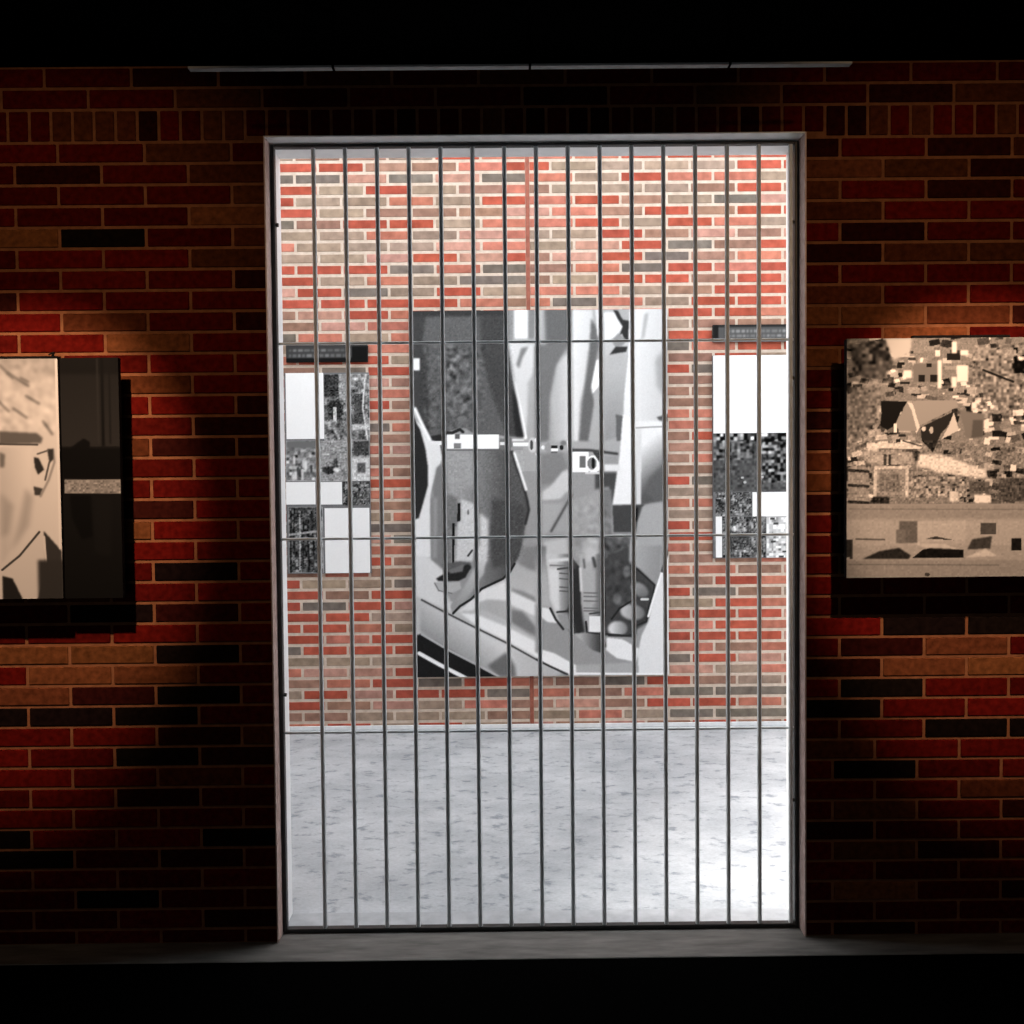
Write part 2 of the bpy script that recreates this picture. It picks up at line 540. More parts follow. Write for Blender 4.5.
s = MB()
pa = [(TH, -0.1), (BY, -0.1), (BY, 6.2), (TH, 3.6)]  # unseen wall added, its sloped top shaped to cut the sun patch
for x in (-2.6, -2.35):
    s.quad([(x, y, z) for y, z in pa])
for i in range(4):
    (ya, za_), (yb, zb_) = pa[i], pa[(i + 1) % 4]
    s.quad([(-2.6, ya, za_), (-2.6, yb, zb_), (-2.35, yb, zb_), (-2.35, ya, za_)])
o = s.build('unseen_shade_wall', M['reveal_white']); tag(o, kind='structure')


# ======================================================= PICTURE PAINTING
def smooth(a, n):
    for _ in range(2):
        for ax in (0, 1):
            k = np.ones(2 * n + 1) / (2 * n + 1)
            a = np.apply_along_axis(lambda r: np.convolve(np.pad(r, n, mode='edge'), k, 'valid'), ax, a)
    return a


class Canvas:
    """a grey picture in the photograph's pixel frame, S samples to a pixel"""
    def __init__(self, x0, y0, x1, y1, v=128, S=2):
        self.x0, self.y0, self.S = x0, y0, S
        self.w, self.h = int(round((x1 - x0) * S)), int(round((y1 - y0) * S))
        self.a = np.full((self.h, self.w), float(v))
        self.X, self.Y = np.meshgrid(x0 + (np.arange(self.w) + .5) / S, y0 + (np.arange(self.h) + .5) / S)

    def _apply(self, mask, v, soft):
        if soft:
            mask = smooth(mask, soft)
        val = v
        if isinstance(v, tuple):              # (v0, v1, x0, y0, x1, y1) linear gradient
            v0, v1, ax, ay, bx_, by_ = v
            L = (bx_ - ax) ** 2 + (by_ - ay) ** 2
            tt = np.clip(((self.X - ax) * (bx_ - ax) + (self.Y - ay) * (by_ - ay)) / L, 0, 1)
            val = v0 + (v1 - v0) * tt
        self.a = self.a * (1 - mask) + val * mask

    def poly(self, pts, v, soft=1):
        inside = np.zeros(self.a.shape, bool)
        n = len(pts)
        for i in range(n):
            (xa_, ya_), (xb_, yb_) = pts[i], pts[(i + 1) % n]
            if ya_ == yb_:
                continue
            c = ((ya_ > self.Y) != (yb_ > self.Y)) & (self.X < (xb_ - xa_) * (self.Y - ya_) / (yb_ - ya_) + xa_)
            inside ^= c
        self._apply(inside.astype(float), v, soft)

    def rect(self, x0, y0, x1, y1, v, soft=0):
        self.poly([(x0, y0), (x1, y0), (x1, y1), (x0, y1)], v, soft)

    def oval(self, cx, cy, rx, ry, v, soft=1, ang=0.0):
        ca, sa = math.cos(ang), math.sin(ang)
        dx, dy = self.X - cx, self.Y - cy
        u, q = dx * ca + dy * sa, -dx * sa + dy * ca
        self._apply(((u / rx) ** 2 + (q / ry) ** 2 <= 1).astype(float), v, soft)

    def line(self, pts, wd, v, soft=0):
        d = np.full(self.a.shape, 1e9)
        for (xa_, ya_), (xb_, yb_) in zip(pts, pts[1:]):
            L = (xb_ - xa_) ** 2 + (yb_ - ya_) ** 2 + 1e-9
            tt = np.clip(((self.X - xa_) * (xb_ - xa_) + (self.Y - ya_) * (yb_ - ya_)) / L, 0, 1)
            d = np.minimum(d, np.hypot(self.X - xa_ - tt * (xb_ - xa_), self.Y - ya_ - tt * (yb_ - ya_)))
        self._apply(np.clip(wd / 2 + 0.35 - d, 0, 0.7) / 0.7, v, soft)

    def noise(self, x0, y0, x1, y1, amp, cell=1.0, soft=0):
        g = rng.normal(0, 1, (int((y1 - y0) / cell) + 2, int((x1 - x0) / cell) + 2))
        m_ = (self.X >= x0) & (self.X < x1) & (self.Y >= y0) & (self.Y < y1)
        iy = ((self.Y - y0) / cell).astype(int).clip(0, g.shape[0] - 1)
        ix = ((self.X - x0) / cell).astype(int).clip(0, g.shape[1] - 1)
        add = g[iy, ix] * m_ * amp
        if soft:
            add = smooth(add, soft)
        self.a += add

    def sample(self, X, Y):
        fx = np.clip((X - self.x0) * self.S - .5, 0, self.w - 1.001)
        fy = np.clip((Y - self.y0) * self.S - .5, 0, self.h - 1.001)
        ix, iy = fx.astype(int), fy.astype(int)
        tx, ty = fx - ix, fy - iy
        a = self.a
        return (a[iy, ix] * (1 - tx) + a[iy, ix + 1] * tx) * (1 - ty) + (a[iy + 1, ix] * (1 - tx) + a[iy + 1, ix + 1] * tx) * ty


def print_sheet(name, cv, quad_px, Y, parent, tint=(1, 1, 1), k=0.9, step=0.75, mat=None, label=None):
    """a flat printed sheet on the upright plane y = Y; the picture lives in its own colour attribute"""
    tl, tr, br, bl = quad_px
    P = [at(*q, Y) for q in quad_px]
    x0, x1 = (P[0][0] + P[3][0]) / 2, (P[1][0] + P[2][0]) / 2
    z1, z0 = (P[0][1] + P[1][1]) / 2, (P[2][1] + P[3][1]) / 2
    nx = max(2, int(abs(tr[0] - tl[0]) / step) + 1)
    ny = max(2, int(abs(bl[1] - tl[1]) / step) + 1)
    U, V = np.meshgrid(np.linspace(0, 1, nx), np.linspace(0, 1, ny))
    vx, vz = x0 + (x1 - x0) * U, z1 + (z0 - z1) * V
    # where each point of the sheet falls in the picture
    def bil(c):
        return (tl[c] * (1 - U) + tr[c] * U) * (1 - V) + (bl[c] * (1 - U) + br[c] * U) * V
    g = np.clip(cv.sample(bil(0), bil(1)), 0, 255) / 255.0
    lg = np.where(g <= 0.04045, g / 12.92, ((g + 0.055) / 1.055) ** 2.4) * k
    co = np.stack([vx.ravel() - x0, np.zeros(nx * ny), vz.ravel() - z0], 1)
    i = np.arange(nx * ny).reshape(ny, nx)
    q = np.stack([i[1:, :-1], i[1:, 1:], i[:-1, 1:], i[:-1, :-1]], -1).reshape(-1, 4)
    me = bpy.data.meshes.new(name)
    me.vertices.add(len(co)); me.vertices.foreach_set('co', co.ravel())
    me.loops.add(q.size); me.loops.foreach_set('vertex_index', q.ravel().astype(np.int32))
    me.polygons.add(len(q)); me.polygons.foreach_set('loop_start', np.arange(0, q.size, 4, dtype=np.int32))
    me.update(calc_edges=True)
    a = me.color_attributes.new('Col', 'FLOAT_COLOR', 'POINT')
    lg = lg.ravel()
    a.data.foreach_set('color', np.stack([lg * tint[0], lg * tint[1], lg * tint[2], np.ones_like(lg)], 1).astype(np.float32).ravel())
    me.materials.append(mat or M['print_mat'])
    o_ = bpy.data.objects.new(name, me)
    COL.objects.link(o_)
    o_.parent = parent
    o_.location = Vector((x0, Y, z0)) - parent.location
    if label:
        o_['label'] = label
    return o_, (x0, x1, z0, z1)


def backing(name, ext, y0, y1, mat, parent, grow=0.0):
    x0, x1, z0, z1 = ext
    s_ = MB()
    s_.box(x0 - grow, x1 + grow, y0, y1, z0 - grow, z1 + grow, bevel=0.0015)
    return s_.build(name, mat, parent, ((x0 + x1) / 2, y1, z0))


def rect_ext(quad_px, Y):
    P = [at(*q, Y) for q in quad_px]
    return ((P[0][0] + P[3][0]) / 2, (P[1][0] + P[2][0]) / 2, (P[2][1] + P[3][1]) / 2, (P[0][1] + P[1][1]) / 2)


def tile(ox, oy, s=7.314):
    return lambda *p: [(ox + a / s, oy + b / s) for a, b in p]


# ------------------------------------------------ the large mural picture
def paint_mural():
    c = Canvas(406, 302, 676, 684, 150)
    A, B, C_, D, E_, F_ = tile(405, 300), tile(535, 300), tile(405, 420), tile(535, 420), tile(405, 545), tile(535, 545)
    # pale cloth of the second arm, hanging in folds
    c.rect(500, 300, 680, 470, 165)
    c.poly(A((745, 60), (800, 60), (790, 290), (755, 300)), 140)
    c.poly(A((800, 60), (905, 60), (905, 280), (800, 280)), 236, 2)
    c.poly(A((905, 60), (960, 60), (945, 280), (905, 280)), 128, 2)
    c.poly(A((745, 300), (955, 320), (925, 700), (885, 1000), (760, 480)), 212, 2)
    c.poly(A((815, 470), (850, 350), (905, 335), (860, 420), (835, 500)), 128, 2)
    c.poly(A((900, 600), (965, 480), (985, 1024), (890, 1024)), 168, 3)
    c.poly(A((955, 330), (1030, 330), (1035, 1024), (985, 1024)), 116, 3)
    c.line(A((757, 480), (800, 610), (842, 800), (880, 1000)), 3.6, 250, 1)
    c.rect(535, 300, 546, 338, (205, 150, 535, 0, 546, 0))
    c.poly(B((70, 0), (275, 0), (275, 290), (200, 400), (150, 520), (110, 700), (100, 1024), (0, 1024), (0, 330), (80, 330)), 112, 3)
    c.poly(B((80, 60), (260, 60), (262, 280), (90, 320)), 100, 2)
    c.poly(B((160, 470), (215, 400), (262, 390), (262, 1024), (140, 1024), (120, 740)), (182, 208, 556, 0, 570, 0), 3)
    c.poly(B((275, 70), (420, 70), (430, 260), (385, 380), (360, 600), (325, 760), (318, 1024), (278, 1024)), (222, 205, 572, 0, 592, 0), 2)
    c.poly(B((410, 130), (450, 200), (465, 330), (440, 480), (410, 640), (440, 760), (400, 1024), (322, 1024), (345, 740), (370, 580), (395, 400)), 100, 2)
    c.poly(B((440, 70), (490, 70), (490, 300), (455, 250)), 214, 1)
    c.poly(B((448, 440), (492, 400), (490, 600), (420, 680), (412, 620)), 240, 1)
    c.poly(B((440, 700), (500, 600), (500, 1024), (390, 1024)), 170, 2)
    c.poly(B((505, 80), (580, 80), (690, 300), (670, 420), (640, 800), (600, 1000), (510, 1024)), (196, 150, 0, 330, 0, 430), 2)
    c.poly(B((520, 400), (660, 380), (655, 740), (600, 900), (515, 1024)), (176, 140, 0, 370, 0, 440), 2)
    c.poly(B((505, 90), (590, 90), (640, 200), (580, 270), (510, 300)), 226, 1)
    c.poly(B((570, 70), (605, 75), (640, 140), (690, 150), (690, 300), (655, 300), (635, 240), (610, 270), (640, 190), (600, 130)), 45, 1)
    c.poly(B((560, 290), (610, 240), (670, 290), (640, 330), (585, 340)), 140, 1)
    c.poly(B((545, 395), (590, 335), (680, 335), (665, 375), (600, 385)), 48, 1)
    c.poly(B((690, 60), (735, 60), (735, 1024), (640, 1024), (650, 700), (680, 400)), 226, 1)
    c.poly(B((735, 60), (965, 60), (965, 1024), (735, 1024)), (218, 192, 636, 0, 668, 0), 1)
    c.poly(B((800, 100), (830, 90), (800, 260), (775, 300)), 165, 2)
    c.poly(B((880, 430), (990, 300), (990, 800), (890, 620)), 158, 4)
    c.poly(B((890, 850), (990, 820), (990, 960), (950, 940)), 82, 1)
    c.poly(B((640, 830), (700, 860), (700, 890), (650, 900)), 240, 1)
    c.poly(B((590, 830), (640, 840), (635, 1024), (595, 1024)), 96, 1)
    # dark tweed sleeve
    slv = A((50, 70), (745, 70), (747, 290), (770, 480), (790, 600), (815, 720), (838, 850), (868, 996), (700, 985), (540, 978), (490, 960), (430, 925), (330, 950), (290, 1010), (185, 1010), (110, 850), (50, 740))
    c.poly(slv, 92, 1)
    c.poly(A((60, 70), (160, 90), (130, 300), (165, 560), (180, 980), (110, 840), (60, 740)), 62, 3)
    c.poly(A((545, 70), (745, 70), (747, 290), (800, 640), (860, 990), (750, 985), (640, 700), (560, 400)), 66, 4)
    c.poly(A((780, 620), (815, 720), (838, 850), (868, 996), (810, 990), (790, 800)), 38, 2)
    c.poly(A((60, 70), (740, 70), (740, 115), (60, 125)), 54, 2)
    c.noise(424, 345, 485, 428, 14, 2.6, 2)
    c.noise(447, 345, 478, 410, 22, 3.2, 2)
    c.noise(420, 314, 515, 433, 4, 1.4)
    c.rect(413.5, 358, 420, 370, 238, 1)
    c.oval(462, 418, 5, 3, 112)
    # ground behind the left hand
    c.poly(C_((70, -90), (85, 0), (150, 60), (190, 140), (280, 150), (275, 270), (240, 350), (210, 450), (188, 530), (190, 1100), (60, 1400)), 226, 1)
    c.poly(C_((60, -60), (88, 20), (112, 60), (150, 200), (168, 330), (168, 470), (132, 600), (100, 708), (60, 720)), 40, 1)
    c.line(A((75, 790), (105, 860), (180, 1010)), 3.2, 245, 1)
    # lower scene: a shelf and pale slabs running down to the right
    c.poly(E_((60, 80), (200, 80), (330, 400), (460, 460), (560, 320), (760, 190), (800, 100), (1100, 100), (1100, 1000), (60, 1000)), 190, 1)
    c.poly(E_((60, 60), (280, 100), (280, 300), (340, 480), (120, 380), (60, 360)), 216, 2)
    c.poly(E_((800, 0), (1100, 0), (1100, 520), (960, 470), (780, 400), (770, 200)), (168, 190, 0, 548, 0, 600), 2)
    c.poly(E_((850, 0), (1000, 0), (1010, 200), (900, 170), (830, 130)), 128, 3)
    c.poly(E_((780, 310), (860, 330), (1000, 400), (1100, 450), (1100, 480), (900, 400), (780, 330)), 140, 2)
    c.poly(E_((770, 330), (1100, 480), (1100, 640), (960, 520), (770, 430)), 228, 2)
    c.poly(E_((770, 460), (860, 480), (960, 600), (1100, 690), (1100, 740), (900, 640), (770, 560)), 122, 3)
    c.poly(E_((540, 360), (720, 330), (770, 430), (770, 560), (600, 480), (480, 470)), 176, 2)
    c.poly(E_((380, 490), (540, 330), (730, 260), (745, 400), (600, 390), (540, 410), (500, 470), (430, 470)), 226, 2)
    c.poly(E_((400, 490), (520, 500), (760, 600), (1100, 780), (1100, 900), (1000, 840), (740, 700), (540, 600)), 240, 2)
    c.poly(E_((110, 400), (290, 490), (500, 595), (740, 715), (960, 835), (1160, 940), (560, 960), (110, 620)), (214, 120, 470, 625, 440, 665), 2)
    c.poly(E_((780, 760), (960, 840), (1150, 950), (1000, 985), (820, 975), (800, 880)), (205, 180, 510, 0, 560, 0), 2)
    c.poly(E_((740, 780), (800, 880), (810, 960), (680, 960), (600, 880)), 108, 3)
    c.line(E_((120, 392), (290, 484), (500, 592), (740, 712), (950, 832), (1060, 885), (1170, 942)), 2.0, 74)
    c.poly(E_((60, 660), (120, 640), (700, 975), (60, 980)), 30, 1)
    c.line(E_((120, 645), (330, 770), (520, 870), (700, 970)), 2.2, 186)
    c.line(E_((100, 785), (250, 870), (450, 975)), 3.8, 250)
    # left hand, cuffed, fingers curled
    hand = C_((285, 195), (770, 195), (800, 300), (850, 430), (890, 570), (907, 650), (882, 750), (862, 860), (832, 990)) + \
        E_((815, 100), (770, 190), (715, 245), (560, 315), (500, 380), (410, 440), (345, 495), (330, 440), (380, 340), (440, 240), (490, 140), (500, 20)) + \
        C_((520, 860), (380, 1024), (340, 1100), (190, 1010), (184, 640), (200, 500), (240, 340), (285, 300))
    c.poly(hand, (150, 84, 462, 0, 505, 0), 1)
    c.poly(C_((320, 220), (500, 215), (510, 470), (400, 520), (330, 540), (300, 330)), 156, 4)
    c.poly(C_((185, 560), (280, 520), (380, 560), (395, 760), (340, 800), (340, 1024), (280, 1090), (190, 1010)), (132, 112, 430, 0, 455, 0), 2)
    c.poly(C_((230, 340), (300, 300), (310, 520), (215, 560), (200, 500)), 122, 2)
    c.poly(C_((210, 560), (235, 560), (230, 1000), (205, 1000)), 150, 2)
    c.poly(C_((410, 570), (500, 600), (525, 720), (520, 880), (490, 1024), (370, 1024), (385, 740), (410, 730)), 202, 2)
    c.poly(C_((545, 670), (610, 720), (612, 850), (600, 1024), (530, 1120), (545, 900)), 206, 3)
    c.poly(C_((640, 560), (880, 620), (860, 860), (820, 1024), (640, 1080), (620, 860)), 72, 4)
    c.poly(E_((530, 0), (600, 0), (575, 200), (470, 360), (360, 470), (345, 440), (440, 280), (510, 150)), (206, 150, 478, 550, 455, 605), 2)
    c.poly(C_((385, 600), (406, 600), (404, 730), (380, 735)), 26, 0)
    c.poly(C_((342, 745), (362, 745), (358, 1110), (345, 1110)), 24, 0)
    c.oval(468, 511, 1.0, 2.4, 100, 0)
    c.poly(E_((270, 130), (400, 110), (480, 120), (485, 160), (440, 200), (330, 215), (280, 210)), 92, 1)
    c.poly(E_((225, 235), (280, 205), (460, 130), (485, 150), (440, 230), (390, 255), (240, 255)), 38, 1)
    c.poly(E_((320, 175), (430, 130), (420, 185), (330, 200)), 112, 1)
    c.poly(E_((210, 265), (400, 260), (410, 310), (340, 345), (240, 325)), 178, 1)
    c.line(E_((215, 270), (245, 325), (340, 345)), 1.2, 110)
    c.line(E_((460, 70), (490, 30)), 2, 60)
    c.line(C_((780, 215), (810, 320), (860, 450), (893, 580), (905, 650), (880, 750)), 2.6, 44, 1)
    c.line(E_((800, 130), (765, 190), (715, 240), (560, 312), (480, 390), (400, 440), (350, 492)), 2.4, 34, 0)
    c.line(C_((800, 235), (850, 390), (885, 500)), 2.6, 244, 1)
    c.noise(446, 450, 525, 560, 5, 1.6)
    # first cuff with its chain
    c.poly(C_((190, 110), (300, 90), (300, 165), (280, 300), (255, 160), (200, 140)), 40, 1)
    c.rect(431, 440, 444, 444, 230)
    c.rect(447, 433.5, 499, 448, 250)
    c.rect(455, 433, 460, 438, 95); c.rect(454, 442, 461, 447.5, 125)
    c.line([(447, 448.7), (512, 448.7)], 1.6, 92)
    c.line([(447, 432), (452, 432), (460, 428.5), (463, 431)], 3, 40)
    c.poly(C_((690, 130), (780, 120), (790, 220), (690, 205)), 110, 1)
    c.rect(500, 441, 507, 444, 225); c.rect(512, 438, 524, 440, 215); c.rect(513, 441.5, 529, 445, 250); c.rect(511, 446, 523, 449, 150)
    c.oval(532.5, 444, 4.4, 7.5, 205); c.oval(531.5, 444, 1.7, 5, 70, 0); c.oval(537.2, 453, 1.7, 1.7, 248, 0); c.oval(537, 439, 2.4, 2.2, 236, 0); c.oval(543, 446.5, 2.2, 2.0, 240, 0)
    c.oval(548, 447, 3.4, 5.5, 150)
    c.rect(551, 444.5, 557.5, 453.5, 28); c.rect(551, 447.6, 558, 450.6, 248)
    c.oval(561.5, 446.5, 2.2, 2.4, 30, 0); c.oval(563.5, 442, 3, 2.6, 120); c.line([(567.5, 440), (568.6, 452)], 1.6, 235)
    # wrist and back of the right hand
    c.poly(D((20, 230), (250, 230), (280, 370), (480, 370), (600, 380), (600, 620), (780, 640), (770, 860), (690, 1024), (700, 1500), (500, 1500), (60, 1400), (20, 900)), 150, 2)
    c.poly(D((40, 240), (200, 230), (245, 340), (140, 450), (40, 480)), 128, 3)
    c.poly(D((120, 470), (200, 370), (250, 350), (250, 500), (180, 570), (50, 580), (50, 520)), 202, 2)
    c.poly(D((50, 600), (210, 600), (110, 800), (50, 850)), 168, 3)
    c.poly(D((230, 600), (480, 500), (480, 840), (130, 820)), 160, 3)
    c.poly(D((440, 375), (600, 375), (590, 500), (560, 620), (540, 480), (440, 500)), 70, 2)
    c.poly(D((480, 500), (560, 500), (560, 830), (480, 830)), 118, 2)
    c.poly(D((60, 880), (230, 850), (250, 1024), (70, 1060)), 190, 3)
    c.poly(D((340, 870), (450, 860), (470, 1040), (360, 1024)), 182, 3)
    c.poly(D((480, 840), (690, 840), (690, 1100), (480, 1100)), 82, 3)
    c.line(D((268, 540), (190, 680), (118, 806)), 2.4, 84, 1)
    c.noise(575, 500, 620, 565, 12, 3.0, 3)
    c.noise(600, 535, 632, 560, 24, 3.0, 3)
    # white shirt cuff and coat beside it
    c.poly(D((640, -20), (730, -20), (730, 610), (568, 610), (590, 450), (618, 250)), 234, 1)
    c.poly(D((730, 0), (965, 0), (970, 580), (900, 590), (780, 615), (730, 610)), (228, 84, 637, 450, 662, 478), 2)
    c.poly(D((740, 50), (780, 60), (775, 610), (740, 610)), 212, 1)
    c.poly(D((830, 420), (960, 300), (965, 585), (870, 590), (800, 520)), 92, 4)
    c.line(D((740, 50), (960, 40)), 1.4, 150)
    c.poly(D((565, 618), (800, 612), (760, 720), (735, 815), (575, 815)), 66, 1)
    c.line(D((745, 640), (740, 730)), 2.6, 24)
    c.poly(D((785, 625), (945, 590), (940, 860), (900, 1130), (820, 1100), (745, 960), (750, 740)), 164, 2)
    c.poly(D((700, 870), (750, 870), (750, 1000), (700, 1000)), 180, 1)
    c.poly(F_((690, 0), (930, 0), (905, 240), (870, 270), (780, 190), (690, 100)), (172, 140, 630, 0, 660, 0), 2)
    # second cuff
    c.line(D((270, 212), (400, 214), (600, 240)), 2.6, 60, 1)
    c.rect(572.5, 451, 588.3, 470.8, 250); c.rect(579.3, 455, 585.7, 466.5, 104)
    c.oval(593.5, 463, 8, 8.7, 240, 0); c.oval(592, 462.5, 4.6, 6.0, 120, 0); c.oval(593.2, 462, 1.9, 5.5, 24, 0)
    c.poly(D((420, 225), (500, 235), (470, 300)), 60, 0)
    c.rect(604.5, 463.5, 619.5, 470, 222, 1); c.rect(604.5, 455, 618, 462.5, 150, 1)
    c.rect(585, 471.2, 603, 473, 214, 0)
    # fingers of the right hand
    c.poly(F_((0, 0), (80, 0), (80, 150), (120, 460), (0, 440)), (120, 176, 0, 548, 0, 575), 2)
    c.poly(F_((0, 430), (100, 450), (270, 650), (500, 790), (760, 900), (640, 960), (330, 960), (0, 780)), 152, 2)
    c.poly(F_((50, 450), (110, 460), (180, 570), (90, 560), (40, 520)), 234, 1)
    c.poly(F_((40, 760), (140, 790), (300, 880), (320, 960), (230, 945), (40, 850)), 240, 1)
    c.line(E_((960, 836), (1060, 888), (1185, 946)), 2.2, 50)
    c.poly(F_((300, 880), (720, 860), (760, 960), (300, 960)), 172, 2)
    c.poly(F_((525, 675), (640, 690), (760, 760), (740, 860), (600, 830), (520, 770)), 236, 1)
    c.poly(F_((690, 0), (680, 120), (760, 170), (880, 290), (860, 400), (830, 480), (820, 570), (740, 620), (740, 670), (500, 660), (500, 100)), 66, 2)
    c.poly(F_((80, 60), (250, 60), (330, 160), (338, 640), (270, 650), (170, 560), (105, 400)), (196, 44, 556, 0, 578, 0), 1)
    c.poly(F_((100, 170), (172, 165), (178, 470), (150, 480), (115, 380)), 216, 2)
    c.poly(F_((255, 165), (325, 170), (330, 420), (365, 640), (300, 640), (262, 500), (225, 480), (265, 420)), 44, 2)
    c.poly(F_((160, 505), (235, 505), (280, 640), (200, 590)), 150, 1)
    c.line(F_((110, 460), (150, 540), (205, 612)), 2.4, 44); c.line(F_((160, 487), (265, 478)), 2, 44)
    for y_ in (200, 240, 302, 330):
        c.line(F_((180, y_), (252, y_ + 6)), 1.2, 82)
    c.line(F_((165, 170), (250, 160)), 2, 70); c.line(F_((110, 142), (240, 146)), 1.6, 120); c.line(F_((110, 108), (245, 98)), 3.4, 216, 1)
    c.poly(F_((322, 60), (500, 60), (512, 510), (500, 640), (385, 640), (345, 430)), (172, 70, 591, 0, 604, 0), 1)
    c.line(F_((330, 165), (338, 330)), 2.4, 216, 1)
    c.poly(F_((350, 190), (440, 180), (440, 420), (375, 450)), 170, 2)
    c.poly(F_((370, 20), (450, 30), (440, 100), (370, 120)), 190, 2); c.line(F_((425, 90), (440, 150)), 3, 70, 1); c.line(F_((355, 100), (362, 160)), 2, 96, 1)
    for y_ in (345, 372, 405, 458, 478):
        c.line(F_((358, y_), (462, y_ + 3)), 1.3, 104)
    c.rect(589, 616, 600.5, 632, 232, 0)
    c.line(F_((400, 500), (480, 490)), 1.8, 64)
    c.line(F_((372, 560), (380, 640), (480, 650), (505, 600), (510, 400), (495, 150)), 2.2, 36, 0)
    c.poly(F_((285, 650), (380, 640), (500, 660), (520, 740), (480, 790), (420, 770)), (176, 52, 580, 0, 602, 0), 1)
    c.oval(*F_((630, 605))[0], 14.5, 8.6, 62, 1); c.oval(*F_((605, 610))[0], 10, 7.6, (214, 110, 612, 0, 630, 0), 2)
    c.oval(*F_((735, 500))[0], 14.5, 9.6, 54, 1, 0.15); c.oval(*F_((715, 490))[0], 12.4, 8.0, (196, 104, 622, 0, 646, 0), 2, 0.15)
    c.oval(*F_((775, 330))[0], 13.5, 9.5, 58, 1, 0.6); c.oval(*F_((765, 325))[0], 9.8, 6.4, (164, 96, 634, 580, 646, 600), 2, 0.6)
    c.line(F_((780, 395), (825, 395)), 2.4, 214); c.oval(*F_((670, 190))[0], 3.5, 6, 112, 2); c.oval(*F_((600, 390))[0], 4, 6, 108, 2)
    c.line(F_((700, 410), (620, 460), (560, 540)), 2, 36); c.line(F_((745, 170), (875, 290), (860, 380), (835, 440), (815, 560), (740, 590), (735, 650), (680, 665), (520, 650)), 2.0, 40)
    c.line(F_((540, 662), (720, 668)), 1.8, 44)
    c.noise(606, 560, 635, 605, 12, 3.0, 3)
    # pale ground on the right
    c.poly(F_((930, 180), (995, 30), (1000, 970), (760, 970), (750, 800), (780, 660), (830, 560), (870, 380)), 226, 1)
    c.line(F_((930, 190), (870, 380), (830, 520)), 2.2, 240)
    c.line(F_((990, 0), (950, 110), (930, 190)), 2.4, 60)
    c.line(F_((300, 942), (960, 950)), 2.4, 240)
    c.noise(412, 310, 670, 678, 2.5, 1.0)
    return c


QM = ((412.5, 311.5), (667.0, 308.5), (669.0, 675.5), (416.0, 676.5))
MY = BY - 0.05
ext = rect_ext(QM, MY)
mural = empty('photo_mural', ((ext[0] + ext[1]) / 2, BY, ext[2]), 'large black and white photo of two handcuffed hands on the brick wall beyond the gate', 'photograph')
backing('board', ext, MY + 0.0006, BY, M['board_grey'], mural)
print_sheet('photo_print', paint_mural(), QM, MY, mural, tint=(0.985, 0.99, 1.0), k=1.0)


# ------------------------------------------------ boards at either side
def crowd(c, x0, y0, x1, y1, lo=60, hi=190, cell=2.6, seed_amp=45):
    c.rect(x0, y0, x1, y1, (lo + hi) / 2)
    c.noise(x0, y0, x1, y1, seed_amp * 1.2, cell * 1.3, 1)
    c.noise(x0, y0, x1, y1, seed_amp * 0.3, cell * 0.5)


SY = BY - 0.022


def sub_board(parent, name, x0, y0, x1, y1, painter, k=0.9):
    cv = Canvas(x0 - 3, y0 - 3, x1 + 3, y1 + 3, 225)
    painter(cv)
    q = ((x0, y0), (x1, y0), (x1, y1), (x0, y1))
    o_, e_ = print_sheet(name, cv, q, SY, parent, k=k, step=0.8)
    return e_


def plain(v=232, lines=False):
    def f(c):
        c.a[:] = v
        if lines:
            y = c.y0 + 9
            while y < c.y0 + c.h / c.S - 9:
                c.line([(c.x0 + 8, y), (c.x0 + c.w / c.S - 9, y)], 0.7, v - 9)
                y += 3.6
        c.noise(c.x0, c.y0, c.x0 + 100, c.y0 + 100, 1.2, 1.0)
    return f


